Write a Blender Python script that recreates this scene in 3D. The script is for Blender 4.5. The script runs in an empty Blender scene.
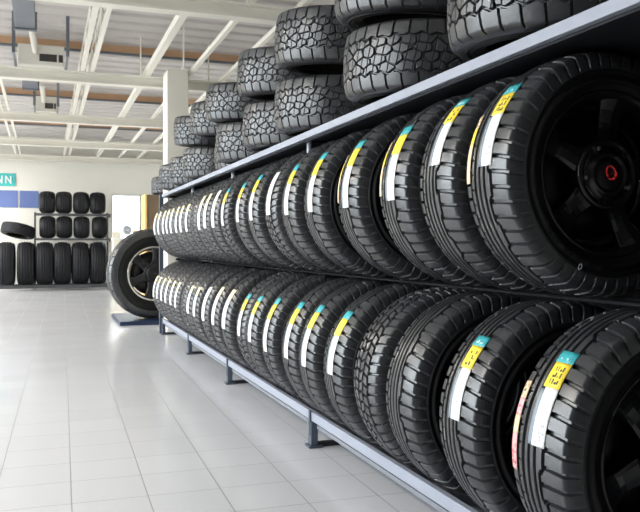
import bpy, math, random
import numpy as np
from mathutils import Vector, Matrix

random.seed(7)
RNG = np.random.default_rng(11)
SC = bpy.context.scene
COL = SC.collection
PI = math.pi
H = 1.0                      # eye height
YAW = math.radians(19.9)

# ------------------------------------------------------------------ materials
MATS = {}


def mat(name, color, rough=0.5, metal=0.0, spec=0.5, noise=None, bump=None, coat=0.0):
    m = bpy.data.materials.new(name)
    m.use_nodes = True
    nt = m.node_tree
    b = nt.nodes['Principled BSDF']
    b.inputs['Base Color'].default_value = (*color, 1)
    b.inputs['Roughness'].default_value = rough
    b.inputs['Metallic'].default_value = metal
    b.inputs['Specular IOR Level'].default_value = spec
    if coat:
        b.inputs['Coat Weight'].default_value = coat
        b.inputs['Coat Roughness'].default_value = 0.08
    tc = nt.nodes.new('ShaderNodeTexCoord')
    if noise:
        scale, amount = noise
        n = nt.nodes.new('ShaderNodeTexNoise')
        n.inputs['Scale'].default_value = scale
        n.inputs['Detail'].default_value = 4
        nt.links.new(tc.outputs['Object'], n.inputs['Vector'])
        mx = nt.nodes.new('ShaderNodeMix')
        mx.data_type = 'RGBA'
        mx.inputs[6].default_value = (*[c * (1 - amount) for c in color], 1)
        mx.inputs[7].default_value = (*[min(1, c * (1 + amount)) for c in color], 1)
        nt.links.new(n.outputs['Fac'], mx.inputs[0])
        nt.links.new(mx.outputs[2], b.inputs['Base Color'])
    if bump:
        scale, strength = bump
        n2 = nt.nodes.new('ShaderNodeTexNoise')
        n2.inputs['Scale'].default_value = scale
        n2.inputs['Detail'].default_value = 3
        nt.links.new(tc.outputs['Object'], n2.inputs['Vector'])
        bp = nt.nodes.new('ShaderNodeBump')
        bp.inputs['Strength'].default_value = strength
        bp.inputs['Distance'].default_value = 0.002
        nt.links.new(n2.outputs['Fac'], bp.inputs['Height'])
        nt.links.new(bp.outputs['Normal'], b.inputs['Normal'])
    MATS[name] = m
    return m


M_TREAD = mat('tread_rubber', (0.025, 0.0255, 0.028), 0.33, spec=0.85, noise=(60, 0.35), bump=(160, 0.2))
M_SIDE = mat('sidewall_rubber', (0.005, 0.005, 0.0055), 0.5, spec=0.3, noise=(40, 0.25))
M_MATTE = mat('matte_tread_rubber', (0.010, 0.0105, 0.014), 0.6, spec=0.3, noise=(30, 0.3))
M_RUGGED = mat('rugged_tread_rubber', (0.025, 0.0255, 0.028), 0.36, spec=0.8, noise=(45, 0.4), bump=(120, 0.35))
M_BLACKRIM = mat('black_gloss_paint', (0.004, 0.004, 0.0045), 0.24, spec=0.6, coat=0.25, noise=(20, 0.2))
M_CAP = mat('satin_black', (0.004, 0.004, 0.0045), 0.35, noise=(30, 0.2))
M_RED = mat('red_emblem', (0.75, 0.02, 0.02), 0.4, noise=(30, 0.1))
M_CHROME = mat('polished_alloy', (0.82, 0.80, 0.76), 0.16, metal=1.0, noise=(15, 0.08))
M_DARKALLOY = mat('dark_alloy', (0.03, 0.03, 0.034), 0.3, metal=0.6, noise=(15, 0.2))
M_WHITE = mat('sticker_white', (0.86, 0.85, 0.82), 0.45, noise=(50, 0.03))
M_YELLOW = mat('sticker_yellow', (0.90, 0.66, 0.05), 0.45, noise=(50, 0.05))
M_TEAL = mat('sticker_teal', (0.04, 0.36, 0.39), 0.45, noise=(50, 0.06))
M_FILM = mat('sticker_film', (0.20, 0.24, 0.28), 0.3, noise=(50, 0.06))
M_PALEYEL = mat('sticker_pale_yellow', (0.86, 0.76, 0.42), 0.45, noise=(50, 0.05))
M_INK = mat('sticker_ink', (0.06, 0.06, 0.05), 0.6, noise=(50, 0.05))
M_PALEINK = mat('sticker_pale_ink', (0.45, 0.47, 0.50), 0.6, noise=(50, 0.05))
M_CREAMST = mat('sticker_cream', (0.85, 0.62, 0.38), 0.5, noise=(90, 0.12))
M_PINKST = mat('sticker_pink', (0.84, 0.42, 0.42), 0.5, noise=(90, 0.12))
M_REDINK = mat('sticker_red', (0.70, 0.06, 0.10), 0.5, noise=(90, 0.05))
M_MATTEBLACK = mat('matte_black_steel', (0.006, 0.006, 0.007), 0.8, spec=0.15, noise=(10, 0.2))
M_RAIL = mat('pale_blue_steel', (0.25, 0.265, 0.315), 0.5, metal=0.0, noise=(8, 0.06))
M_POST = mat('slate_steel', (0.075, 0.09, 0.12), 0.4, metal=0.3, noise=(10, 0.2))
M_DARKSTEEL = mat('dark_steel', (0.022, 0.024, 0.030), 0.45, metal=0.3, noise=(10, 0.25))
M_UPRIGHT = mat('grey_steel', (0.42, 0.45, 0.50), 0.4, metal=0.3, noise=(10, 0.1))
M_PAN = mat('shelf_steel', (0.20, 0.21, 0.24), 0.45, metal=0.3, noise=(6, 0.2))
M_BASEMAT = mat('navy_platform', (0.010, 0.022, 0.06), 0.35, noise=(6, 0.25))
M_WALL = mat('cream_paint', (0.83, 0.805, 0.74), 0.7, noise=(1.2, 0.03))
M_PALEWALL = mat('white_paint', (0.82, 0.82, 0.80), 0.7, noise=(1.2, 0.03))
M_DIMWALL = mat('grey_paint', (0.10, 0.10, 0.10), 0.8, noise=(1.2, 0.05))
M_COLUMN = mat('column_paint', (0.72, 0.685, 0.60), 0.6, noise=(1.0, 0.03))
M_BEAM = mat('white_beam_paint', (0.80, 0.765, 0.68), 0.5, noise=(1.5, 0.04))
M_DECK = mat('deck_sheet', (0.58, 0.545, 0.525), 0.55, metal=0.1, noise=(0.8, 0.10))
M_RUST = mat('rust_timber', (0.66, 0.42, 0.26), 0.75, noise=(3, 0.25))
M_DUCT = mat('grey_duct', (0.19, 0.21, 0.24), 0.4, metal=0.5, noise=(4, 0.2))
M_UNIT = mat('unit_cream', (0.72, 0.69, 0.62), 0.5, noise=(3, 0.05))
M_VENT = mat('vent_dark', (0.05, 0.045, 0.04), 0.6, noise=(8, 0.3))
M_BLUE = mat('blue_board', (0.14, 0.20, 0.46), 0.5, noise=(3, 0.12))
M_SIGN = mat('teal_sign', (0.05, 0.50, 0.50), 0.45, noise=(6, 0.1))
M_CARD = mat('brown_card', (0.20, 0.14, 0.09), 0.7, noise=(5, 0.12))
M_CARDLIT = mat('lit_card_orange', (0.80, 0.50, 0.16), 0.55, noise=(5, 0.12))  # brighter card tone painted as the cabinet's lit side; carton shares it
M_FRAME = mat('window_frame_white', (0.78, 0.78, 0.76), 0.45, noise=(3, 0.05))
M_OUT = mat('outside_paving', (0.55, 0.54, 0.52), 0.8, noise=(2, 0.15))
M_COUNTER = mat('pale_counter', (0.78, 0.72, 0.60), 0.5, noise=(4, 0.06))
M_RACKBAR = mat('rack_grey', (0.07, 0.072, 0.08), 0.5, metal=0.3, noise=(6, 0.2))


def glass_mat():
    m = bpy.data.materials.new('clear_glass')
    m.use_nodes = True
    nt = m.node_tree
    nt.nodes.remove(nt.nodes['Principled BSDF'])
    out = nt.nodes['Material Output']
    tr = nt.nodes.new('ShaderNodeBsdfTransparent')
    tr.inputs['Color'].default_value = (0.96, 0.98, 0.98, 1)
    gl = nt.nodes.new('ShaderNodeBsdfGlossy')
    gl.inputs['Roughness'].default_value = 0.02
    fr = nt.nodes.new('ShaderNodeFresnel')
    fr.inputs['IOR'].default_value = 1.35
    mx = nt.nodes.new('ShaderNodeMixShader')
    nt.links.new(fr.outputs[0], mx.inputs[0])
    nt.links.new(tr.outputs[0], mx.inputs[1])
    nt.links.new(gl.outputs[0], mx.inputs[2])
    nt.links.new(mx.outputs[0], out.inputs['Surface'])
    return m


M_GLASS = glass_mat()


def floor_mat():
    m = bpy.data.materials.new('glazed_floor_tiles')
    m.use_nodes = True
    nt = m.node_tree
    b = nt.nodes['Principled BSDF']
    tc = nt.nodes.new('ShaderNodeTexCoord')
    mp = nt.nodes.new('ShaderNodeMapping')
    # tile grid turned a little against the rack
    mp.inputs['Rotation'].default_value = (0, 0, math.radians(1.2))
    mp.inputs['Location'].default_value = (-0.033 + 2.9, -0.19 + 2.9, 0)
    nt.links.new(tc.outputs['Object'], mp.inputs['Vector'])
    br = nt.nodes.new('ShaderNodeTexBrick')
    br.offset = 0.0
    br.inputs['Color1'].default_value = (0.58, 0.58, 0.60, 1)
    br.inputs['Color2'].default_value = (0.555, 0.555, 0.575, 1)
    br.inputs['Mortar'].default_value = (0.25, 0.245, 0.245, 1)
    br.inputs['Scale'].default_value = 1.0
    br.inputs['Mortar Size'].default_value = 0.0023
    br.inputs['Mortar Smooth'].default_value = 0.2
    br.inputs['Brick Width'].default_value = 0.29
    br.inputs['Row Height'].default_value = 0.29
    nt.links.new(mp.outputs[0], br.inputs['Vector'])
    nt.links.new(br.outputs['Color'], b.inputs['Base Color'])
    n = nt.nodes.new('ShaderNodeTexNoise')
    n.inputs['Scale'].default_value = 1.6
    nt.links.new(tc.outputs['Object'], n.inputs['Vector'])
    mr = nt.nodes.new('ShaderNodeMapRange')
    mr.inputs['To Min'].default_value = 0.14
    mr.inputs['To Max'].default_value = 0.22
    nt.links.new(n.outputs['Fac'], mr.inputs['Value'])
    ad = nt.nodes.new('ShaderNodeMath')
    ad.operation = 'MULTIPLY_ADD'
    ad.inputs[1].default_value = 0.5
    nt.links.new(br.outputs['Fac'], ad.inputs[0])
    nt.links.new(mr.outputs[0], ad.inputs[2])
    nt.links.new(ad.outputs[0], b.inputs['Roughness'])
    b.inputs['Specular IOR Level'].default_value = 0.6
    bp = nt.nodes.new('ShaderNodeBump')
    bp.invert = True
    bp.inputs['Distance'].default_value = 0.0015
    bp.inputs['Strength'].default_value = 0.6
    nt.links.new(br.outputs['Fac'], bp.inputs['Height'])
    nt.links.new(bp.outputs[0], b.inputs['Normal'])
    return m


M_FLOOR = floor_mat()

# ------------------------------------------------------------------ mesh helpers


def link(name, me, parent=None, mats=()):
    o = bpy.data.objects.new(name, me)
    COL.objects.link(o)
    if parent is not None:
        o.parent = parent
    for m in mats:
        me.materials.append(m)
    return o


def thing(name, label, cat, loc=(0, 0, 0), rot=(0, 0, 0), group=None):
    o = bpy.data.objects.new(name, None)
    o.empty_display_size = 0.1
    COL.objects.link(o)
    o.location = loc
    o.rotation_euler = rot
    o['label'] = label
    o['category'] = cat
    if group:
        o['group'] = group
    return o


def tag(o, label, cat, group=None):
    o['label'] = label
    o['category'] = cat
    if group:
        o['group'] = group
    return o


class MB:
    """collects closed shapes into one mesh"""

    def __init__(self):
        self.v = []
        self.f = []
        self.mi = []
        self.cur = 0

    def add(self, vs, fs):
        b = len(self.v)
        self.v += [tuple(p) for p in vs]
        self.f += [tuple(b + i for i in f) for f in fs]
        self.mi += [self.cur] * len(fs)

    def box(self, x0, x1, y0, y1, z0, z1):
        vs = [(x, y, z) for z in (z0, z1) for y in (y0, y1) for x in (x0, x1)]
        self.add(vs, [(0, 2, 3, 1), (4, 5, 7, 6), (0, 1, 5, 4), (2, 6, 7, 3), (0, 4, 6, 2), (1, 3, 7, 5)])

    def bar(self, a, b, r, n=12):
        a = Vector(a); b = Vector(b)
        d = (b - a).normalized()
        u = d.orthogonal().normalized(); w = d.cross(u)
        vs = []
        for p in (a, b):
            for i in range(n):
                t = 2 * PI * i / n
                vs.append(p + u * math.cos(t) * r + w * math.sin(t) * r)
        fs = [(i, (i + 1) % n, n + (i + 1) % n, n + i) for i in range(n)]
        fs += [tuple(reversed(range(n))), tuple(range(n, 2 * n))]
        self.add(vs, fs)

    def tube(self, pts, r, n=8):
        for a, b in zip(pts[:-1], pts[1:]):
            self.bar(a, b, r, n)

    def build(self, name, mats, parent=None, bevel=0.0, smooth=False):
        me = bpy.data.meshes.new(name)
        me.from_pydata(self.v, [], self.f)
        if not isinstance(mats, (list, tuple)):
            mats = [mats]
        for m in mats:
            me.materials.append(m)
        me.polygons.foreach_set('material_index', self.mi)
        if smooth:
            me.polygons.foreach_set('use_smooth', [True] * len(me.polygons))
        me.update()
        o = link(name, me, parent)
        if bevel:
            bv = o.modifiers.new('bevel', 'BEVEL')
            bv.width = bevel
            bv.segments = 2
            bv.limit_method = 'ANGLE'
        return o


def grid_mesh(name, P, closed_u=True, closed_v=False, smooth=True):
    """P: (nu, nv, 3) array; u wraps when closed"""
    nu, nv, _ = P.shape
    me = bpy.data.meshes.new(name)
    iu = np.arange(nu if closed_u else nu - 1)
    iv = np.arange(nv if closed_v else nv - 1)
    A, B = np.meshgrid(iu, iv, indexing='ij')
    A2 = (A + 1) % nu
    B2 = (B + 1) % nv
    q = np.stack([A * nv + B, A * nv + B2, A2 * nv + B2, A2 * nv + B], -1).reshape(-1)
    nq = len(q) // 4
    me.vertices.add(nu * nv)
    me.vertices.foreach_set('co', P.reshape(-1).astype(np.float32))
    me.loops.add(nq * 4)
    me.loops.foreach_set('vertex_index', q.astype(np.int32))
    me.polygons.add(nq)
    me.polygons.foreach_set('loop_start', np.arange(0, nq * 4, 4, dtype=np.int32))
    me.polygons.foreach_set('use_smooth', np.full(nq, smooth))
    me.update(calc_edges=True)
    me.validate()
    return me


def lathe(name, prof, n=128, closed=True, smooth=True):
    """prof: list of (y, r), turned about the local Y axis"""
    prof = np.array(prof, float)
    ph = np.linspace(0, 2 * PI, n, endpoint=False)
    P = np.zeros((n, len(prof), 3))
    P[:, :, 0] = -np.cos(ph)[:, None] * prof[:, 1][None]
    P[:, :, 2] = np.sin(ph)[:, None] * prof[:, 1][None]
    P[:, :, 1] = prof[:, 0][None]
    return grid_mesh(name, P, True, closed, smooth)


# ------------------------------------------------------------------ tire meshes
def trench(d, hw, edge):
    return np.clip((hw + edge - np.abs(d)) / edge, 0, 1)


def lat(phi, n, off, R):
    x = (phi * n / (2 * PI) + off) % 1.0
    return (x - 0.5) * 2 * PI * R / n


def pat_touring(phi, v, R, W):
    """asymmetric road tread: plain ribs, a stepped groove, broad slotted shoulder on the near side"""
    w = 0.82 * W
    g = np.zeros_like(phi)
    for c, hw in ((0.17, 0.0038), (0.31, 0.0042), (0.435, 0.0036), (0.56, 0.0036)):
        g = np.maximum(g, trench((v - c) * w, hw, 0.0014))
    n = 52
    # far shoulder slots
    m = np.clip((0.165 - v) / 0.02, 0, 1)
    g = np.maximum(g, m * trench(lat(phi, n, 0.1 * np.clip(v, -0.2, 1.2), R), 0.0034, 0.0016))
    m = np.clip((v - 0.19) / 0.02, 0, 1) * np.clip((0.26 - v) / 0.02, 0, 1)
    g = np.maximum(g, 0.6 * m * trench(lat(phi, n, 0.4, R), 0.0012, 0.0018))
    # stepped groove
    sw = (phi * 15 / (2 * PI)) % 1.0
    step = np.clip((np.abs(sw - 0.5) - 0.25) * 40, -1, 1)
    cz = 0.69 + 0.032 * step
    g = np.maximum(g, trench((v - cz) * w, 0.0036, 0.0014))
    m = np.clip((0.032 - np.abs(v - 0.69)) / 0.006, 0, 1)
    d2 = (np.abs(sw - 0.5) - 0.25) * 2 * PI * R / 15
    g = np.maximum(g, m * trench(d2, 0.0040, 0.0014))
    # near shoulder slots, swept
    m = np.clip((v - cz) / 0.02, 0, 1)
    sweep = 0.35 * (v - 0.66) ** 2 * 4
    g = np.maximum(g, m * trench(lat(phi, n, sweep + 0.3, R), 0.0042, 0.0016))
    return g


def pat_blocks(phi, v, R, W):
    """many small blocks in five rows"""
    w = 0.82 * W
    g = np.zeros_like(phi)
    edges = (0.2, 0.4, 0.6, 0.8)
    for c in edges:
        g = np.maximum(g, trench((v - c - 0.012 * np.sin(phi * 34)) * w, 0.0042, 0.0015))
    for i, (a, b) in enumerate(((-1, 0.2), (0.2, 0.4), (0.4, 0.6), (0.6, 0.8), (0.8, 2))):
        m = np.clip((v - a) / 0.012, 0, 1) * np.clip((b - v) / 0.012, 0, 1)
        sk = (0.6, 1.6, -1.6, 1.6, -0.6)[i]
        g = np.maximum(g, m * trench(lat(phi, 58, 0.37 * i + sk * v, R), 0.0034, 0.0015))
    return g


def pat_ribbed(phi, v, R, W):
    """ribs with slotted shoulders both sides"""
    w = 0.82 * W
    g = np.zeros_like(phi)
    for c, hw in ((0.22, 0.0046), (0.42, 0.004), (0.58, 0.004), (0.77, 0.0046)):
        g = np.maximum(g, trench((v - c) * w, hw, 0.002))
    m = np.maximum(np.clip((0.21 - v) / 0.015, 0, 1), np.clip((v - 0.78) / 0.015, 0, 1))
    g = np.maximum(g, m * trench(lat(phi, 54, 0.4 * np.abs(v - 0.5), R), 0.0036, 0.0016))
    m = np.clip((v - 0.58) / 0.015, 0, 1) * np.clip((0.77 - v) / 0.015, 0, 1)
    g = np.maximum(g, m * trench(lat(phi, 54, 0.9 * v, R), 0.0026, 0.0016))
    m = np.clip((v - 0.22) / 0.015, 0, 1) * np.clip((0.42 - v) / 0.015, 0, 1)
    g = np.maximum(g, 0.7 * m * trench(lat(phi, 54, -0.9 * v, R), 0.0012, 0.002))
    return g


def pat_rugged(phi, v, R, W):
    """all-terrain blocks: irregular centre, slotted shoulders"""
    w = 0.82 * W
    s = phi * R
    y = v * w
    L = 2 * PI * R
    nth, rows = 30, 4
    rng = np.random.default_rng(5)
    y0, y1 = 0.20 * w, 0.80 * w
    pts = []
    for j in range(rows):
        for i in range(nth):
            pts.append((((i + 0.5 * (j % 2) + rng.uniform(-0.27, 0.27)) * L / nth) % L, y0 + (j + 0.5 + rng.uniform(-0.25, 0.25)) * (y1 - y0) / rows))
    F1 = np.full(phi.shape, 9.0); F2 = np.full(phi.shape, 9.0)
    for px, py in pts:
        dx = np.abs(s - px); dx = np.minimum(dx, L - dx)
        d = np.hypot(dx * 0.8, (y - py) * 1.25)
        F2 = np.where(d < F1, F1, np.minimum(F2, d))
        F1 = np.minimum(F1, d)
    inner = (v > 0.2) & (v < 0.8)
    g = np.where(inner, trench((F2 - F1) * 0.5, 0.0017, 0.0016), 0)
    zz = 0.02 * np.sin(phi * 40) + 0.012 * np.sin(phi * 23)
    for c in (0.205, 0.795):
        g = np.maximum(g, trench((v - c - zz) * w, 0.0030, 0.0018))
    m = np.maximum(np.clip((0.2 + zz - v) / 0.015, 0, 1), np.clip((v - 0.8 - zz) / 0.015, 0, 1))
    g = np.maximum(g, m * trench(lat(phi, 32, 0.12 * np.sin(3 * v) + 0.4 * (v > 0.5), R), 0.0024, 0.0018))
    g = np.maximum(g, 0.3 * (1 - g) * inner * trench(lat(phi, 64, 1.5 * v, R), 0.0006, 0.0016))
    return g


def pat_truck(phi, v, R, W):
    w = 0.82 * W
    g = np.zeros_like(phi)
    for c in (0.12, 0.32, 0.5, 0.68, 0.88):
        g = np.maximum(g, trench((v - c) * w, 0.007, 0.005))
    return g


def crown(v, R, W):
    """outline of the tread: returns y, r for v in [-1, 2] (outside 0..1 is the shoulder)"""
    k = W / 0.23
    q = R / 0.33
    v = np.asarray(v, float)
    vc = np.clip(v, 0, 1)
    s = np.abs(2 * vc - 1)
    y = 0.41 * W * (1 - 2 * vc)
    r = R - (0.055 if R < 0.3 else 0.024 if R < 0.5 and R > 0.48 else 0.011) * q * s ** 2.6
    e = np.clip(np.maximum(-v, v - 1), 0, 1)
    sg = np.where(v < 0.5, 1.0, -1.0)
    y = y + sg * 0.075 * W * np.sin(e * PI / 2)
    r = r - 0.040 * q * (1 - np.cos(e * PI / 2)) - 0.006 * e * q
    return y, r


def tread_mesh(name, R, W, fn, N, M, depth=0.008, ne=14):
    fade = 0.62 if fn is pat_rugged else 0.97
    v = np.concatenate([-np.linspace(1, 0, ne, endpoint=False), np.linspace(0, 1, M), 1 + np.linspace(0, 1, ne + 1)[1:]])
    phi = np.linspace(0, 2 * PI, N, endpoint=False)
    PH, V = np.meshgrid(phi, v, indexing='ij')
    e = np.clip(np.maximum(-V, V - 1), 0, 1)
    # in the shoulder the pattern coordinate moves on by arc length
    VE = np.where(V < 0, -0.15 * e, np.where(V > 1, 1 + 0.15 * e, V))
    g = fn(PH, VE, R, W) * np.clip((fade - e) / (0.25 if fade < 0.8 else 0.6), 0, 1)
    y, r = crown(v, R, W)
    rr = r[None] - depth * g
    yy = y[None] - np.sign(y)[None] * depth * g * e * 0.9
    P = np.stack([-np.cos(PH) * rr, yy, np.sin(PH) * rr], -1)
    return grid_mesh(name, P, True, False, False)


def sidewall_mesh(name, R, W, rb, side, n=160):
    """one outer wall and the inner lining behind it; side +1 is local +Y"""
    y, r = crown(np.array([-1.0]), R, W)
    y, r = float(y[0]), float(r[0])
    q = R / 0.33
    mid = (r + rb) / 2
    pr = [(y, r), (y + 0.004 * q, r - 0.003 * q), (y + 0.0042 * q, r - 0.007 * q), (y + 0.002 * q, r - 0.009 * q), (0.5 * W, r - 0.02 * q), (0.503 * W, mid + 0.008 * q),
          (0.497 * W, mid - 0.012 * q), (0.487 * W, rb + 0.024 * q), (0.487 * W, rb + 0.020 * q), (0.480 * W, rb + 0.017 * q), (0.455 * W, rb + 0.004 * q), (0.43 * W, rb), (0.40 * W, rb + 0.003 * q),
          (0.41 * W, rb + 0.03 * q), (0.44 * W, mid), (0.42 * W, R - 0.055 * q), (0.34 * W, R - 0.03 * q), (0.0, R - 0.024 * q), (0.0, R - 0.020 * q),
          (0.36 * W, R - 0.024 * q)]
    pr = [(a * side, b) for a, b in pr]
    return lathe(name, pr, n, True, True)


TIRE = {}


def tire_kit(key, R, W, rb, fn, N, M, depth, tread_mat, n=160):
    tm = tread_mesh('tread', R, W, fn, N, M, depth)
    tm.materials.append(tread_mat)
    sws = []
    for s in (1, -1):
        sm = sidewall_mesh('sidewall', R, W, rb, s, n)
        sm.materials.append(M_SIDE)
        sws.append(sm)
    TIRE[key] = (tm, sws, R, W, rb)


tire_kit('touring', 0.347, 0.23, 0.228, pat_touring, 1440, 128, 0.012, M_TREAD)
tire_kit('blocks', 0.347, 0.23, 0.228, pat_blocks, 1440, 100, 0.012, M_TREAD)
tire_kit('ribbed', 0.347, 0.23, 0.228, pat_ribbed, 1200, 100, 0.012, M_TREAD)
tire_kit('rugged', 0.342, 0.275, 0.22, pat_rugged, 1080, 100, 0.012, M_RUGGED)
tire_kit('rugged_big', 0.58, 0.27, 0.35, pat_rugged, 720, 70, 0.016, M_RUGGED)
tire_kit('truck', 0.485, 0.36, 0.30, pat_truck, 160, 70, 0.014, M_MATTE, 96)
tire_kit('small', 0.255, 0.34, 0.13, pat_truck, 128, 70, 0.010, M_MATTE, 96)
tire_kit('loose', 0.36, 0.24, 0.22, pat_truck, 128, 70, 0.009, M_MATTE, 96)


def add_tire(key, label, loc, rot=(0, 0, 0), group=None, name='tire', spin=0.0):
    tm, sws, R, W, rb = TIRE[key]
    t = thing(name, label, 'tire' if name == 'tire' else 'wheel', loc, rot, group)
    o = link('tread', tm, t)
    o.rotation_euler = (0, spin, 0)
    for sm in sws:
        link('sidewall', sm, t)
    return t


# ------------------------------------------------------------------ stickers
def sticker_mesh(name, R, W, a0, a1, v0, v1, style, seed=0):
    """label glued on the tread; a0 lower end, a1 upper end (degrees above the horizontal on the aisle side)"""
    rng = random.Random(seed)
    mb = MB()
    mats = [M_WHITE, M_YELLOW, M_TEAL, M_FILM, M_INK, M_PALEINK, M_CREAMST, M_PINKST, M_REDINK, M_PALEYEL]

    def P(t, c, lift):
        a = math.radians(a0 + (a1 - a0) * t)
        v = v0 + (v1 - v0) * c
        y, r = crown(np.array([v]), R, W)
        rr = float(r[0]) + lift
        return (-math.cos(a) * rr, float(y[0]), math.sin(a) * rr)

    def patch(t0, t1, c0, c1, m, lift=0.0022, seg=None):
        mb.cur = m
        seg = seg or max(1, int((t1 - t0) * 26))
        top = [[P(t0 + (t1 - t0) * i / seg, c0 + (c1 - c0) * j / 2, lift) for j in range(3)] for i in range(seg + 1)]
        bot = [[P(t0 + (t1 - t0) * i / seg, c0 + (c1 - c0) * j / 2, lift - 0.0018) for j in range(3)] for i in range(seg + 1)]
        vs = [p for row in top for p in row] + [p for row in bot for p in row]
        nb = (seg + 1) * 3
        fs = []
        for i in range(seg):
            for j in range(2):
                a = i * 3 + j
                fs.append((a, a + 1, a + 4, a + 3))
                fs.append((nb + a + 3, nb + a + 4, nb + a + 1, nb + a))
            fs.append((i * 3, i * 3 + 3, nb + i * 3 + 3, nb + i * 3))
            fs.append((i * 3 + 5, i * 3 + 2, nb + i * 3 + 2, nb + i * 3 + 5))
        fs.append((0, nb, nb + 1, 1)); fs.append((1, nb + 1, nb + 2, 2))
        e = seg * 3
        fs.append((e + 1, nb + e + 1, nb + e, e)); fs.append((e + 2, nb + e + 2, nb + e + 1, e + 1))
        mb.add(vs, fs)

    def marks(t0, t1, c0, c1, rows, cols, m, fill=0.75):
        dt = (t1 - t0) / rows; dc = (c1 - c0) / cols
        for i in range(rows):
            for j in range(cols):
                if rng.random() < fill:
                    h = dt * rng.choice((0.35, 0.6, 0.75)); w = dc * rng.choice((0.3, 0.5, 0.75))
                    patch(t0 + i * dt, t0 + i * dt + h, c0 + j * dc, c0 + j * dc + w, m, 0.0028, 1)

    if style in ('full', 'full_marked'):
        film = 0.24
        patch(0.0, 0.56, 0.0, film, 3)
        patch(0.0, 0.58, film, 1.0, 0)
        patch(0.58, 0.86, 0.06, 1.0, 1)
        patch(0.86, 1.0, 0.0, 1.0, 2)
        if style == 'full_marked':
            marks(0.62, 0.83, 0.30, 0.85, 3, 4, 4)
            marks(0.05, 0.22, 0.42, 0.92, 5, 4, 5, 0.7)
            marks(0.90, 0.96, 0.2, 0.8, 1, 5, 0, 0.7)
    elif style == 'pale':
        patch(0.0, 0.72, 0.12, 1.0, 0)
        patch(0.72, 1.0, 0.12, 1.0, 9)
        patch(0.0, 0.5, 0.0, 0.12, 3)
    elif style == 'white':
        patch(0.0, 1.0, 0.0, 1.0, 0)
    elif style == 'cream':
        patch(0.0, 0.55, 0.0, 1.0, 6)
        patch(0.55, 0.80, 0.0, 1.0, 1)
        patch(0.80, 1.0, 0.0, 1.0, 6)
        marks(0.82, 0.98, 0.15, 0.9, 4, 3, 4, 0.7)
    elif style == 'pink':
        patch(0.0, 0.40, 0.0, 1.0, 7)
        patch(0.40, 0.60, 0.0, 1.0, 6)
        patch(0.60, 0.80, 0.0, 1.0, 7)
        patch(0.80, 1.0, 0.0, 1.0, 6)
        marks(0.06, 0.36, 0.15, 0.9, 5, 3, 8, 0.6)
        marks(0.60, 0.78, 0.15, 0.9, 4, 3, 8, 0.7)
        marks(0.82, 0.98, 0.15, 0.9, 3, 3, 4, 0.6)
    me = bpy.data.meshes.new(name)
    me.from_pydata(mb.v, [], mb.f)
    for m in mats:
        me.materials.append(m)
    me.polygons.foreach_set('material_index', mb.mi)
    me.polygons.foreach_set('use_smooth', [True] * len(me.polygons))
    me.update()
    return me


ORD = ['first', 'second', 'third', 'fourth', 'fifth', 'sixth', 'seventh', 'eighth', 'ninth', 'tenth', 'eleventh', 'twelfth', 'thirteenth',
       'fourteenth', 'fifteenth', 'sixteenth', 'seventeenth', 'eighteenth', 'nineteenth', 'twentieth', 'twenty-first', 'twenty-second']

# ------------------------------------------------------------------ black road wheel (rim)


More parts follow.
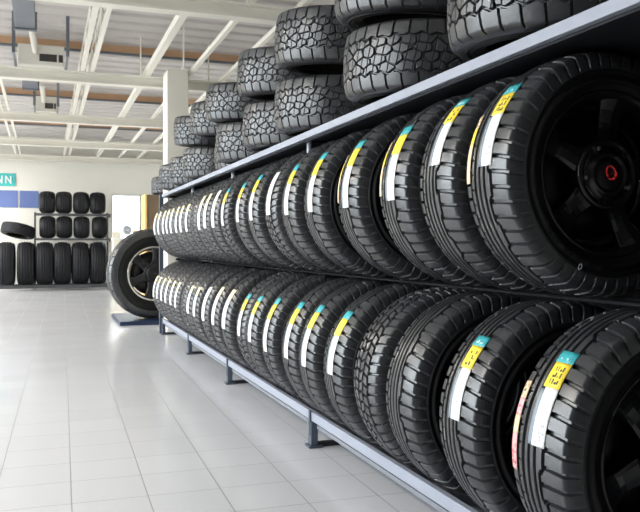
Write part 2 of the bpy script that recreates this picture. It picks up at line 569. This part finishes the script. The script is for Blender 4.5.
def black_wheel(parent, rb, W, spin=0.0, mats=(M_BLACKRIM, M_BLACKRIM, M_CAP), nsp=5, face=None, emblem=True, hub_r=0.098):
    """rim with spokes facing local -Y"""
    f = -0.40 * W if face is None else face
    k = rb / 0.225
    barrel = [(f - 0.012, rb + 0.004), (f - 0.014, rb - 0.003), (f - 0.006, rb - 0.012 * k), (f + 0.012, rb - 0.020 * k), (f + 0.05 * k, rb - 0.030 * k), (0.05 * k, rb - 0.034 * k), (0.40 * W, rb - 0.014 * k),
              (0.43 * W, rb + 0.002), (0.41 * W, rb + 0.004), (0.05 * k, rb - 0.022 * k), (f + 0.05 * k, rb - 0.018 * k), (f + 0.004, rb - 0.002)]
    bm = lathe('rim', barrel, 128)
    bm.materials.append(mats[0])
    rim = link('rim', bm, parent)
    # drum behind the spokes
    dr = lathe('brake_disc', [(f + 0.085 * k, 0.02), (f + 0.085 * k, rb * 0.80), (f + 0.10 * k, rb * 0.80), (f + 0.10 * k, 0.02)], 64)
    dr.materials.append(M_CAP)
    link('brake_disc', dr, parent)
    for i in range(nsp):
        a = spin + 2 * PI * i / nsp
        mb = MB()
        # section: a broad domed spoke, waisted in the middle, curving in toward the hub
        rs = np.linspace(hub_r * 0.75 * k, rb - 0.012 * k, 9)
        rows = []
        for j, r in enumerate(rs):
            t = j / 8
            hw = (0.030 + 0.020 * abs(t - 0.45) ** 1.5 * 2.2) * k
            y = f + 0.004 + 0.018 * k * math.sin(PI * t)
            th = 0.022 * k
            ring = []
            for (c, dy) in ((-1, th), (-1, 0.006 * k), (-0.72, 0.0), (0, -0.003 * k), (0.72, 0.0), (1, 0.006 * k), (1, th)):
                x = c * hw
                ring.append((r * math.cos(a) - x * math.sin(a), y + dy, r * math.sin(a) + x * math.cos(a)))
            rows.append(ring)
        vs = [p for r_ in rows for p in r_]
        m = 7
        fs = []
        for j in range(8):
            for c in range(m):
                c2 = (c + 1) % m
                fs.append((j * m + c, j * m + c2, (j + 1) * m + c2, (j + 1) * m + c))
        fs.append(tuple(range(m))); fs.append(tuple(reversed(range(8 * m, 9 * m))))
        mb.add(vs, fs)
        mb.build('spoke', mats[1], parent, smooth=False, bevel=0.003 * k)
    h = hub_r * k
    hb = lathe('hub', [(f + 0.03 * k, 0.01), (f + 0.03 * k, h), (f + 0.006 * k, h), (f - 0.002 * k, h - 0.006 * k), (f + 0.002 * k, h - 0.012 * k), (f + 0.006 * k, 0.066 * k), (f - 0.006 * k, 0.060 * k), (f - 0.010 * k, 0.052 * k),
                       (f - 0.004 * k, 0.047 * k), (f - 0.004 * k, 0.01)], 96)
    hb.materials.append(mats[1])
    link('hub', hb, parent)
    cp = lathe('center_cap', [(f, 0.0005), (f - 0.010 * k, 0.0005), (f - 0.0095 * k, 0.030 * k), (f - 0.007 * k, 0.042 * k), (f - 0.003 * k, 0.0465 * k), (f, 0.0465 * k)], 64)
    cp.materials.append(mats[2])
    cap = link('center_cap', cp, parent)
    if emblem:
        mb = MB()
        y = f - 0.0115 * k
        pts = []
        for i in range(15):           # open loop leaning to the side
            t = math.radians(-50 + i * 255 / 14)
            x = 0.015 * math.cos(t) * (1 + 0.1 * math.sin(t)); z = 0.021 * math.sin(t)
            pts.append((x + 0.18 * z * -1, y, z))
        mb.tube(pts, 0.0022, 8)
        mb.tube([(0.005, y, -0.015), (0.014, y, -0.008), (0.017, y, 0.004)], 0.0038, 8)
        mb.tube([(-0.008, y, -0.013), (-0.002, y, -0.017), (0.003, y, -0.013)], 0.0020, 8)
        e = mb.build('emblem', M_RED, cap, smooth=True)
        e['label'] = 'small red open-loop emblem'
    for i in range(5):
        a = spin + 2 * PI * (i + 0.5) / 5
        r = 0.077 * k
        mb = MB()
        mb.bar((r * math.cos(a), f + 0.02 * k, r * math.sin(a)), (r * math.cos(a), f - 0.004 * k, r * math.sin(a)), 0.0065 * k, 6)
        mb.build('lug_nut', M_CHROME if i in (0, 1, 3) and emblem else mats[2], parent, bevel=0.001)
    return rim


# ------------------------------------------------------------------ the main rack
UPPER = [1.80, 2.09, 2.40, 2.82, 3.255, 3.61, 3.93, 4.30, 4.62, 5.06, 5.37, 5.65, 5.90, 6.19, 6.47, 6.75, 7.0, 7.29, 7.55, 7.82, 8.16, 8.45]
LOWER = [1.578, 1.96, 2.35, 2.64, 2.98, 3.32, 3.595, 3.985, 4.32, 4.575, 5.0, 5.33, 5.69, 6.06, 6.35, 6.66, 7.0, 7.29, 7.6, 7.9, 8.2, 8.46]
CX = 1.47
Z_UP, Z_LO = 1.1965, 0.4735
POSTS = [3.785, 5.51, 7.145, 8.625]
LEGS = [1.75, 3.555, 5.37, 6.96, 8.59]
RACK0, RACK1 = 1.0, 8.66

rack = thing('tire_rack', 'long three-level steel tire rack with pale blue edge rails and dark legs', 'rack', (1.24, 4.8, 0))


def rk(mb, name, m, parent=rack, bevel=0.0, label=None):
    o = mb.build(name, m, parent, bevel)
    if parent is rack:
        o.location = (-1.24, -4.8, 0)
    if label:
        o['label'] = label
    return o


mb = MB(); mb.box(1.238, 1.262, RACK0, RACK1, 0.132, 0.176); rk(mb, 'rail', M_RAIL, bevel=0.002)
mb = MB(); mb.box(1.238, 1.262, RACK0, RACK1, 1.538, 1.572); rk(mb, 'rail', M_RAIL, bevel=0.002)
mb = MB(); mb.box(1.262, 1.865, RACK0, RACK1, 0.094, 0.112)
rk(mb, 'shelf_panel', M_PAN)
mb = MB(); mb.box(1.262, 1.865, RACK0, RACK1, 1.552, 1.570)
for x in (1.264, 1.843):
    mb.box(x, x + 0.02, RACK0, RACK1, 1.532, 1.552)
rk(mb, 'shelf_panel', M_DARKSTEEL)
for x in (CX - 0.064, CX + 0.064):
    mb = MB(); mb.bar((x, RACK0, 0.848), (x, RACK1, 0.848), 0.0050, 12)
    rk(mb, 'support_tube', M_MATTEBLACK)
mb = MB(); mb.box(1.866, 1.872, RACK0, RACK1, 0.094, 1.57); rk(mb, 'added_shade_panel', M_MATTEBLACK)  # added black sheet, darkens the gaps between the tires
for y in LEGS:
    lm = MB(); lm.box(1.232, 1.268, y - 0.024, y + 0.024, 0.012, 0.127)
    p = rk(lm, 'leg', M_POST, bevel=0.003)
    fm = MB(); fm.box(1.218, 1.290, y - 0.036, y + 0.036, 0.0, 0.012)
    fm.build('foot_plate', M_POST, p, bevel=0.002)
    lm = MB(); lm.box(1.228, 1.2375, y - 0.010, y + 0.010, 0.06, 0.182)
    rk(lm, 'bracket', M_POST, bevel=0.001)
    lm = MB(); lm.box(1.268, 1.83, y - 0.016, y + 0.016, 0.0, 0.022)
    rk(lm, 'floor_bar', M_DARKSTEEL)
    lm = MB(); lm.box(1.83, 1.86, y - 0.016, y + 0.016, 0.0, 0.094)
    rk(lm, 'leg', M_POST, bevel=0.002)
for y in [1.2] + POSTS:
    w = 0.011
    mb = MB(); mb.box(1.300, 1.318, y - w, y + w, 1.37, 1.552)
    rk(mb, 'hanger', M_UPRIGHT, bevel=0.002)
    lm = MB(); lm.box(1.842, 1.864, y - w, y + w, 0.112, 1.552)
    rk(lm, 'post', M_POST, bevel=0.002)
    lm = MB(); lm.box(1.39, 1.832, y - w, y + w, 0.825, 0.843)
    rk(lm, 'cross_arm', M_MATTEBLACK)
    lm = MB(); lm.box(1.318, 1.832, y - w, y + w, 1.537, 1.552)
    rk(lm, 'cross_arm', M_DARKSTEEL)

mb = MB(); mb.box(1.215, 1.260, 8.665, 8.71, 0.0, 1.572); rk(mb, 'end_post', M_POST, bevel=0.002)
mb = MB(); mb.box(1.82, 1.865, 8.665, 8.71, 0.0, 1.572); rk(mb, 'end_post', M_POST, bevel=0.002)
for z in (0.13, 1.55):
    mb = MB(); mb.box(1.26, 1.82, 8.67, 8.70, z - 0.02, z + 0.015); rk(mb, 'end_rail', M_POST)

# standing rows
def sticker_spec(row, i):
    """lower end angle, upper end angle, style, or None"""
    if row == 'upper':
        if i == 13: return None
        a0 = [3, 8, -7, -8, -8, -8, -6, -9, -9, -11, -12, -12, -13][i] if i < 13 else -14
        a1 = [45, 48, 39, 40, 40, 36, 34, 38, 33, 33, 34, 33, 33][i] if i < 13 else 26
    else:
        if i in (2, 3, 15): return None
        a0 = [4, 1, 0, 0, -4, -7, -7, -10, -8, -7, -7, -8, -9][i] if i < 13 else -9
        a1 = [43, 42, 0, 0, 40, 40, 39, 38, 36, 35, 36, 36, 32][i] if i < 13 else 28
    if row == 'lower':
        a0 += 2; a1 += 3
    st = 'full_marked' if i < 2 else 'full' if i < 10 else 'pale'
    if (row, i) in (('upper', 6), ('lower', 12), ('upper', 10)):
        st = 'white'
    return a0, a1, st


def pattern_for(row, i):
    if row == 'lower':
        return {3: 'blocks', 9: 'blocks', 12: 'ribbed', 15: 'ribbed', 7: 'ribbed'}.get(i, 'touring')
    return {6: 'blocks', 9: 'blocks', 11: 'ribbed', 13: 'ribbed'}.get(i, 'touring')


PATW = {'touring': 'slotted-shoulder', 'blocks': 'small-block', 'ribbed': 'ribbed'}
STW = {'full_marked': 'teal, yellow and white sticker', 'full': 'teal-topped yellow and white sticker', 'pale': 'white sticker with pale yellow top', 'white': 'plain white sticker'}
SIDE_ST = {('upper', 0): 'cream', ('upper', 2): 'cream', ('upper', 3): 'cream', ('lower', 0): 'pink'}
_st_cache = {}
for row, ys, zc in (('upper', UPPER, Z_UP), ('lower', LOWER, Z_LO)):
    for i, y in enumerate(ys):
        sp = sticker_spec(row, i)
        key = pattern_for(row, i)
        stx = 'no sticker' if sp is None else STW[sp[2]]
        if i == 0:
            lab = ('black wheel with red hub emblem, ending the upper row of standing tires' if row == 'upper'
                   else 'tire on dark wheel ending the lower row, pink side sticker beside a yellow one')
        else:
            lab = '%s %s tire from the wheel end, %s standing row, %s' % (ORD[i], PATW[key], row, stx)
        t = add_tire(key, lab, ((CX if row == 'upper' else CX + 0.010) + random.uniform(-0.002, 0.002), y, zc), (0, 0, random.uniform(-0.012, 0.012)),
                     'tires standing in the %s row' % row, name='wheel' if i == 0 else 'tire', spin=random.uniform(0, 2 * PI))
        if row == 'lower':
            t.scale = (1.04, 1.0, 1.04)
        tm, sws, R, W, rb = TIRE[key]
        if sp:
            a0, a1, st = sp
            ck = (a0, a1, st)
            if ck not in _st_cache or st == 'full_marked':
                _st_cache[ck] = sticker_mesh('sticker', R, W, a0, a1, 0.42 if i < 2 else 0.39 if i < 10 else 0.32, 0.74 if i < 10 else 0.78, st, i + 3)
            o = link('sticker', _st_cache[ck], t)
            o['label'] = {'full_marked': 'paper sticker, teal above yellow above white', 'full': 'paper sticker, teal above yellow above white', 'pale': 'white paper sticker with yellow top', 'white': 'plain white paper sticker'}[st]
        ss = SIDE_ST.get((row, i))
        if ss:
            o = link('side_sticker', sticker_mesh('side_sticker', R, W, -7 if row == 'lower' else -4, 30, 0.0, 0.15, ss, 9), t)
            o['label'] = 'narrow %s sticker on the shoulder' % ss
        if i == 0:
            black_wheel(t, rb, W, spin=math.radians(81 if row == 'upper' else 60))
            # painted ring mark and raised lettering blocks on the outer wall
            mbk = MB()
            for k in range(14):
                a = math.radians(215 + 3.4 * k)
                r = 0.262
                if k % 5 == 4:
                    continue
                c = Vector((r * math.cos(a), -0.5035 * W, r * math.sin(a)))
                er = Vector((math.cos(a), 0, math.sin(a))); et = Vector((-math.sin(a), 0, math.cos(a)))
                for s in (-1, 1):
                    mbk.bar(c + et * 0.004 * s - er * 0.007, c + et * 0.004 * s + er * 0.007, 0.0011, 6)
                if k % 2:
                    mbk.bar(c - et * 0.004 + er * 0.007, c + et * 0.004 + er * 0.007, 0.0011, 6)
            mbk.build('raised_lettering', M_SIDE, t)
            mo = MB()
            a = math.radians(246)
            pts = []
            for k in range(17):
                q = 2 * PI * k / 16
                rr = 0.279 + 0.008 * math.sin(q); aa = a + 0.017 * math.cos(q)
                pts.append((rr * math.cos(aa), -0.502 * W, rr * math.sin(aa)))
            mo.tube(pts, 0.0013, 6)
            if row == 'upper':
                o = mo.build('ring_mark', M_PALEINK, t)
                o['label'] = 'small grey ring mark'

# lying tires on the top shelf
ROT_LIE = (PI / 2, 0, 0)
Z_T = 1.572
W_R = 0.275 * 1.006
GB = 'rugged tires lying in the bottom layer on the top shelf'
GT = 'rugged tires lying in the upper layer on the top shelf'
BOT = [(1.45, 1.93), (1.45, 2.80), (1.45, 3.80), (1.45, 4.49), (1.46, 5.33), (1.60, 6.03), (1.46, 6.74), (1.46, 7.50), (1.46, 8.24)]
TOP = [(1.41, 2.80), (1.41, 3.66), (1.41, 4.47), (1.42, 5.50), (1.44, 6.24), (1.42, 6.98)]
TB, TT = math.radians(3.0), math.radians(6.5)
for i, (x, y) in enumerate(BOT):
    add_tire('rugged', '%s rugged black tire from the wheel end, lying in bottom layer on the top shelf' % ORD[i], (x + 0.03, y, Z_T + W_R / 2 + 0.018), (PI / 2 + TB, 0, 0), GB, spin=random.uniform(0, 6))
for i, (x, y) in enumerate(TOP):
    add_tire('rugged', '%s rugged black tire from the wheel end, lying in upper layer above the top shelf' % ORD[i], (x + 0.03, y, Z_T + W_R * 1.5 + 0.056), (PI / 2 + TT, 0, 0), GT, spin=random.uniform(0, 6))

# ------------------------------------------------------------------ display wheel on the platform
pl = MB(); pl.box(-0.45, 0.45, -0.62, 0.62, 0.0, 0.05)
plat = pl.build('display_platform', M_BASEMAT, None, 0.006)
plat.location = (1.32, 10.28, 0)
tag(plat, 'low navy blue platform under the big display wheel', 'platform')
dw = add_tire('rugged_big', 'big tire on bright alloy wheel standing on the navy platform', (1.31, 10.05, 0.05 + 0.581), (0, 0, math.radians(9)), None, 'wheel')
black_wheel(dw, 0.35, 0.27, spin=0.35, mats=(M_CHROME, M_DARKALLOY, M_CAP), nsp=6, emblem=False, hub_r=0.085)

# brown cabinet with two tires on it behind the rack
cb = thing('cabinet', 'tall brown cabinet with orange lit-side edge between the doorway and the tire rack', 'cabinet', (1.76, 11.6, 0))
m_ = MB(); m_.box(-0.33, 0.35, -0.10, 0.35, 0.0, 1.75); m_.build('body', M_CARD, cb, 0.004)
m_ = MB(); m_.box(-0.36, -0.331, -0.11, 0.35, 0.0, 1.755); m_.build('lit_edge_panel', M_CARDLIT, cb, 0.002)['label'] = 'side panel coloured orange as if lit'
add_tire('rugged', 'tire lying on top of the brown cabinet', (1.86, 11.7, 1.756 + 0.139), (PI / 2, 0, 1))

# ------------------------------------------------------------------ the room
XL, XR, YN, YF, ZC = -3.6, 4.2, -3.0, 18.8, 3.5


def struct(name, mb, m, bevel=0.0):
    o = mb.build(name, m, None, bevel)
    o['kind'] = 'structure'
    return o


mb = MB(); mb.box(XL, XR, YN, YF, -0.1, 0.0); struct('floor', mb, M_FLOOR)
mb = MB(); mb.box(-60, XL, -40, 60, -0.2, -0.06); mb.box(XL, 30, YF + 0.2, 60, -0.2, -0.06); struct('ground', mb, M_OUT)
# back wall with the door opening
DX0, DX1, DZ = 1.487, 2.20, 2.23
mb = MB()
mb.box(XL, DX0, YF, YF + 0.2, 0, ZC + 0.1); mb.box(DX1, XR, YF, YF + 0.2, 0, ZC + 0.1); mb.box(DX0, DX1, YF, YF + 0.2, DZ, ZC + 0.1)
struct('wall_back', mb, M_WALL)
mb = MB()
mb.box(DX0, DX0 + 0.05, YF + 0.05, YF + 0.13, 0, DZ); mb.box(DX1 - 0.05, DX1, YF + 0.05, YF + 0.13, 0, DZ); mb.box(DX0 + 0.05, DX1 - 0.05, YF + 0.05, YF + 0.13, DZ - 0.05, DZ)
mb.box(DX0 + 0.05, DX1 - 0.05, YF + 0.05, YF + 0.13, 0.0, 0.06)
d = struct('door_1', mb, M_FRAME)
mb = MB(); mb.box(DX0 + 0.05, DX1 - 0.05, YF + 0.085, YF + 0.093, 0.06, DZ - 0.05); mb.build('glass', M_GLASS, d)
# right and near walls
mb = MB(); mb.box(XR, XR + 0.2, YN, YF, 0, ZC + 0.1); struct('wall_right', mb, M_WALL)
mb = MB(); mb.box(XL, XR, YN - 0.2, YN, 0, ZC + 0.1); struct('wall_near', mb, M_DIMWALL)
# window wall along the aisle
mb = MB()
NW = 7
seg = (YF - YN) / NW
mb.box(XL - 0.2, XL, YN, YF, 0, 0.12); mb.box(XL - 0.2, XL, YN, YF, 3.2, ZC + 0.1)
for i in range(NW + 1):
    yc = YN + i * seg
    mb.box(XL - 0.2, XL, max(YN, yc - 0.12), min(YF, yc + 0.12), 0.12, 3.2)
struct('wall_left', mb, M_PALEWALL)
mb = MB(); mb.box(XL - 0.2, XL, YN + 0.12, YN + seg + 0.02, 0.12, 3.2); struct('wall_left_light_block', mb, M_DIMWALL)  # unseen window bay closed in dark grey, keeps light off the near wheels
for i in range(1, NW):
    y0, y1 = YN + i * seg + 0.12, YN + (i + 1) * seg - 0.12
    mb = MB()
    for a, b in ((y0, y0 + 0.05), (y1 - 0.05, y1), ((y0 + y1) / 2 - 0.025, (y0 + y1) / 2 + 0.025)):
        mb.box(XL - 0.14, XL - 0.06, a, b, 0.12, 3.2)
    for a, b in ((0.12, 0.17), (3.15, 3.2)):
        mb.box(XL - 0.14, XL - 0.06, y0 + 0.05, y1 - 0.05, a, b)
    w = struct('window_%d' % (i + 1), mb, M_FRAME)
    g = MB(); g.box(XL - 0.104, XL - 0.096, y0 + 0.05, y1 - 0.05, 0.17, 3.15); g.build('glass', M_GLASS, w)
    L = bpy.data.lights.new('daylight_portal', 'AREA')
    L.shape = 'RECTANGLE'; L.size = y1 - y0; L.size_y = 3.1
    L.cycles.is_portal = True
    lo = bpy.data.objects.new('daylight_portal', L); COL.objects.link(lo)
    lo.location = (XL - 0.16, (y0 + y1) / 2, 1.66)
    lo.rotation_euler = Matrix(((0, 0, -1), (1, 0, 0), (0, -1, 0))).to_euler()

# ceiling: ribbed metal deck
mb = MB()
prof = []
y = YN
while y < YF + 0.2:
    prof += [(y, ZC), (y + 0.20, ZC), (y + 0.23, ZC + 0.04), (y + 0.29, ZC + 0.04)]
    y += 0.32
vs = []; fs = []
for (yy, zz) in prof:
    vs += [(XL, yy, zz), (XR, yy, zz)]
for i in range(len(prof) - 1):
    fs.append((2 * i, 2 * i + 1, 2 * i + 3, 2 * i + 2))
mb.add(vs, fs)
mb.box(XL, XR, YN, YF, ZC + 0.06, ZC + 0.12)
struct('ceiling', mb, M_DECK)
BEAMS = [3.2, 6.35, 9.5, 12.7, 15.8, 18.55]
for y in BEAMS:
    mb = MB(); mb.box(XL, XR, y - 0.06, y + 0.06, 2.93, 2.95); mb.box(XL, XR, y - 0.012, y + 0.012, 2.95, 3.04); mb.box(XL, XR, y - 0.06, y + 0.06, 3.04, 3.06)
    struct('beam', mb, M_BEAM)
    mb = MB(); mb.box(XL, XR, y + 0.30, y + 0.36, 3.40, 3.50)
    struct('trim_1', mb, M_RUST)
    mb = MB(); mb.bar((XL, y + 0.22, 3.372), (XR, y + 0.22, 3.372), 0.018, 10)
    tag(mb.build('conduit', M_DUCT), 'thin grey conduit running across above the %s ceiling beam' % ('hall-end first second third fourth fifth wall-end'.split()[BEAMS.index(y) + 1] if y < 18 else 'back-wall'), 'conduit', 'conduits above the beams')
for k, (x, hw, lab) in enumerate(((-0.62, 0.018, 'white roof strut above the aisle, outer one of the pair by the duct'), (-0.52, 0.018, 'white roof strut above the aisle, inner one of the pair by the duct'),
                                  (0.42, 0.022, 'white roof strut above the aisle, duct-side one of the central pair'), (0.53, 0.022, 'white roof strut above the aisle, rack-side one of the central pair'),
                                  (1.175, 0.034, 'broad white roof strut running straight above the rack front'), (1.66, 0.022, 'white roof strut running above the rear of the rack'),
                                  (2.1, 0.022, 'white roof strut closest to the wall behind the rack'))):
    mb = MB(); mb.box(x - hw, x + hw, YN, YF, 3.06, 3.06 + 2.2 * hw)
    if k in (2, 3):
        mb.box(x - 0.008, x + 0.008, YN, YF, 3.34, 3.36)
        yy = YN
        while yy < YF - 0.8:
            mb.bar((x, yy, 3.10), (x, yy + 0.4, 3.35), 0.006, 6); mb.bar((x, yy + 0.4, 3.35), (x, yy + 0.8, 3.10), 0.006, 6)
            yy += 0.8
    tag(mb.build('roof_strut', M_BEAM), lab, 'roof strut', 'white struts under the roof deck')
# hanging service units
for (x, y, w, lab) in ((-0.04, 9.5, 0.50, 'cream ceiling unit with dark vent sitting on the second visible beam'), (0.02, 12.7, 0.30, 'small cream ceiling unit farther down the hall above a beam')):
    u = thing('ceiling_unit', lab, 'ceiling unit', (x, y, 3.062))
    mb = MB(); mb.box(-w / 2, w / 2, -0.2, 0.2, 0, 0.24); mb.build('housing', M_UNIT, u, 0.008)
    mb = MB(); mb.box(-0.02, 0.17 * w / 0.5, -0.206, -0.2, 0.05, 0.135); mb.box(0.19 * w / 0.5, 0.235 * w / 0.5, -0.206, -0.2, 0.05, 0.135)
    mb.build('vent', M_VENT, u)['label'] = 'dark vent slots'
    for s in (-1, 1):
        mb = MB(); mb.box(s * w * 0.55 - 0.018, s * w * 0.55 + 0.018, -0.75, -0.72, 0.0, 0.44); mb.build('hanger', M_DUCT, u)
        mb = MB(); mb.box(s * w * 0.55 - 0.012, s * w * 0.55 + 0.012, -0.735, 0.2, -0.0, 0.02); mb.build('hanger_arm', M_DUCT, u)
    mb = MB(); mb.bar((-0.12 * w, -0.2, 0.16), (-0.20 * w, -1.1, 0.24), 0.035, 14); mb.build('pipe', M_UNIT, u)
for (y0, y1, lab) in ((4.0, 8.25, 'long dark grey duct under the roof deck above the aisle'), (10.2, 11.4, 'short dark grey duct farther down the hall')):
    mb = MB(); mb.box(-0.28, -0.09, y0, y1, 3.18, 3.34); mb.box(-0.295, -0.075, y1 - 0.06, y1, 3.165, 3.355)
    mb.box(-0.16, -0.12, y0 + 0.3, y0 + 0.34, 3.34, 3.5); mb.box(-0.16, -0.12, y1 - 0.3, y1 - 0.26, 3.34, 3.5)
    tag(mb.build('duct', M_DUCT, None, 0.004), lab, 'duct', 'ducts under the roof deck')
for (x, y, lab) in ((1.08, 9.30, 'thin white hanger rod dropping to the beam, aisle side of the cream column'), (1.50, 8.75, 'thin white hanger rod in front of the cream column top'), (1.9, 9.30, 'thin white hanger rod on the wall side of the cream column')):
    mb = MB(); mb.bar((x, y, 3.02), (x, y, 3.5), 0.009, 8); mb.bar((x, y, 3.02), (x, y, 3.03), 0.03, 12)
    tag(mb.build('hanger_rod', M_BEAM), lab, 'hanger rod', 'hanger rods by the column')
# column
mb = MB(); mb.box(1.35, 1.60, 9.0, 9.33, 0, 3.06)
struct('column', mb, M_COLUMN, 0.006)
# added strip lamps, out of view, as warm fill for the hall
for i, (x, y) in enumerate([(-2.2, 3.0), (-2.2, 6.5), (-2.2, 10.0), (-2.2, 13.5), (-2.2, 16.8)]):
    t = thing('added_lamp', 'added unseen strip lamp hanging over the window side of the aisle', 'lamp', (x, y, 3.0), group='added strip lamps')
    mb = MB(); mb.box(-0.09, 0.09, -0.65, 0.65, 0.0, 0.06); mb.build('housing', M_FRAME, t, 0.004)
    mb = MB(); mb.bar((0, -0.5, 0.06), (0, -0.5, 0.5), 0.008); mb.bar((0, 0.5, 0.06), (0, 0.5, 0.5), 0.008); mb.build('hanger', M_DUCT, t)
    L = bpy.data.lights.new('added_fill_light', 'AREA'); L.shape = 'RECTANGLE'; L.size = 0.16; L.size_y = 1.25; L.energy = 45; L.color = (1.0, 0.93, 0.82)
    lo = bpy.data.objects.new('added_fill_light', L); COL.objects.link(lo); lo.location = (x, y, 2.995)

# ------------------------------------------------------------------ things on the back wall
YR = 17.95
wr = thing('storage_rack', 'grey steel tire rack against the back wall', 'rack', (0.0, YR, 0))
for x in (-0.21, 1.38):
    for yy in (0.53,):
        mb = MB(); mb.box(x - 0.02, x + 0.02, yy - 0.02, yy + 0.02, 0, 1.75); mb.build('post', M_RACKBAR, wr)
        for z in (1.15, 1.70):
            mb = MB(); mb.box(x - 0.015, x + 0.015, -0.17, 0.51, z - 0.075, z - 0.045); mb.build('arm', M_RACKBAR, wr)
for z in (1.15, 1.70):
    for yy in (-0.16, 0.14):
        mb = MB(); mb.box(-0.19, 1.40, yy - 0.02, yy + 0.02, z - 0.045, z); mb.build('rail', M_RACKBAR, wr)
for yy in (-0.26, 0.22):
    mb = MB(); mb.box(-1.2, 1.40, yy, yy + 0.04, 0.05, 0.125); mb.build('rail', M_RACKBAR, wr)


def wy(px, Z=17.1):
    a = (px - 320) / 760
    t = YR / (math.cos(YAW) - a * math.sin(YAW))
    return t * (a * math.cos(YAW) + math.sin(YAW))


ROTW = (0, 0, 0)
for i, px in enumerate((98, 80.2, 62.3, 44.8, 26, 6.5)):
    add_tire('truck', '%s large standing tire from the doorway, floor level along the back wall' % ORD[i], (wy(px), YR, 0.10 + 0.487), (0, 0, PI / 2), 'large tires standing along the back wall')
for i, px in enumerate((100, 81.5, 64.2, 47.5)):
    add_tire('small', '%s small tire from the doorway on the middle shelf of the wall rack' % ORD[i], (wy(px), YR, 1.15 + 0.247), (0, 0, PI / 2), 'small tires on the middle shelf')
for i, px in enumerate((97.5, 81, 63.8, 47.3)):
    add_tire('small', '%s small tire from the doorway on the top shelf of the wall rack' % ORD[i], (wy(px), YR, 1.70 + 0.247), (0, 0, PI / 2), 'small tires on the top shelf')
add_tire('loose', 'tire lying tilted on top of the large standing tires beside the wall rack', (wy(23.5) - 0.11, YR, 1.315), (PI / 2, math.radians(0), 0), None)
lt = [o for o in bpy.data.objects if o.get('label', '').startswith('tire lying tilted')][0]
lt.rotation_euler = (Matrix.Rotation(math.radians(12), 3, 'Y') @ Matrix.Rotation(math.radians(80), 3, 'X')).to_euler()

for i, (a, b) in enumerate(((-20, 17.5), (19.5, 38.5))):
    YB = YF - 0.015
    def bx(px):
        q = (px - 320) / 760
        return YB * (q * math.cos(YAW) + math.sin(YAW)) / (math.cos(YAW) - q * math.sin(YAW))
    mb = MB(); mb.box(bx(a), bx(b), YB - 0.012, YF - 0.001, 1.86, 2.25)
    tag(mb.build('wall_board', M_BLUE, None, 0.003), ('blue wall board under the teal sign' if i == 0 else 'blue wall board beside the wall rack, away from the teal sign'), 'board', 'blue boards on the back wall')
sg = thing('wall_sign', 'small teal sign with white lettering high on the back wall', 'sign', (bx(-0.5), YF - 0.001, 2.35))
mb = MB(); mb.box(-0.33, 0.33, -0.03, 0, 0, 0.29); mb.build('panel', M_SIGN, sg, 0.004)
mb = MB()
def stroke(x0, z0, x1, z1, r=0.016):
    mb.bar((x0, -0.032, z0), (x1, -0.032, z1), r, 8)
for ox in (0.0, 0.19):
    stroke(ox - 0.055, 0.06, ox - 0.055, 0.23); stroke(ox - 0.055, 0.23, ox + 0.055, 0.06); stroke(ox + 0.055, 0.06, ox + 0.055, 0.23)
mb.build('lettering', M_WHITE, sg)['label'] = 'white letters'

# counter with odds and ends in front of the doorway
ct = thing('counter', 'pale counter in front of the bright doorway', 'counter', (1.68, 16.9, 0))
mb = MB(); mb.box(-0.31, 0.31, -0.22, 0.22, 0, 1.12); mb.build('body', M_COUNTER, ct, 0.005)
mb = MB(); mb.box(-0.33, 0.33, -0.24, 0.24, 1.12, 1.15); mb.build('worktop', M_PALEWALL, ct, 0.004)
mb = MB(); mb.box(-0.09, 0.09, -0.06, 0.06, 0, 0.14)
o = mb.build('box', M_COUNTER, None, 0.004); o.location = (1.45, 16.85, 1.15); tag(o, 'small beige box on the counter by the doorway', 'box')
mb = MB(); mb.box(-0.09, 0.09, -0.06, 0.06, 0, 0.17)
o = mb.build('carton', M_CARDLIT, None, 0.004); o.location = (1.88, 16.85, 1.15); tag(o, 'orange-brown carton on the counter nearest the cabinet'.replace('nearest the', 'toward the'), 'carton')
t = thing('desk_fan', 'small grey round desk fan between the boxes on the counter', 'fan', (1.665, 16.85, 1.15))
me = lathe('fan_cage', [(-0.03, 0.005), (-0.03, 0.09), (-0.01, 0.105), (0.02, 0.09), (0.03, 0.02), (0.03, 0.005)], 32); me.materials.append(M_UPRIGHT)
o = link('fan_cage', me, t); o.location = (0, 0, 0.17)
mb = MB(); mb.bar((0, 0, 0.01), (0, 0, 0.075), 0.012); mb.bar((0, 0, 0), (0, 0, 0.012), 0.06, 20); mb.build('stand', M_RACKBAR, t)

# ------------------------------------------------------------------ camera, sky, exposure
cam = bpy.data.cameras.new('camera')
co = bpy.data.objects.new('camera', cam); COL.objects.link(co)
co.location = (0, 0, H)
co.rotation_euler = (PI / 2, 0, -YAW)
cam.sensor_fit = 'HORIZONTAL'
cam.sensor_width = 36
cam.lens = 36 * 760 / 640
cam.shift_y = -11 / 640
cam.clip_end = 200
cam.dof.use_dof = True
cam.dof.focus_distance = 2.9
cam.dof.aperture_fstop = 14
SC.camera = co

w = bpy.data.worlds.new('sky'); SC.world = w
w.use_nodes = True
bg = w.node_tree.nodes['Background']
bg.inputs['Color'].default_value = (0.90, 0.95, 1.0, 1)
bg.inputs['Strength'].default_value = 5.0

SC.view_settings.view_transform = 'Standard'
SC.view_settings.look = 'None'
SC.view_settings.exposure = 1.15
SC.view_settings.gamma = 1.0
SC.view_settings.use_curve_mapping = False
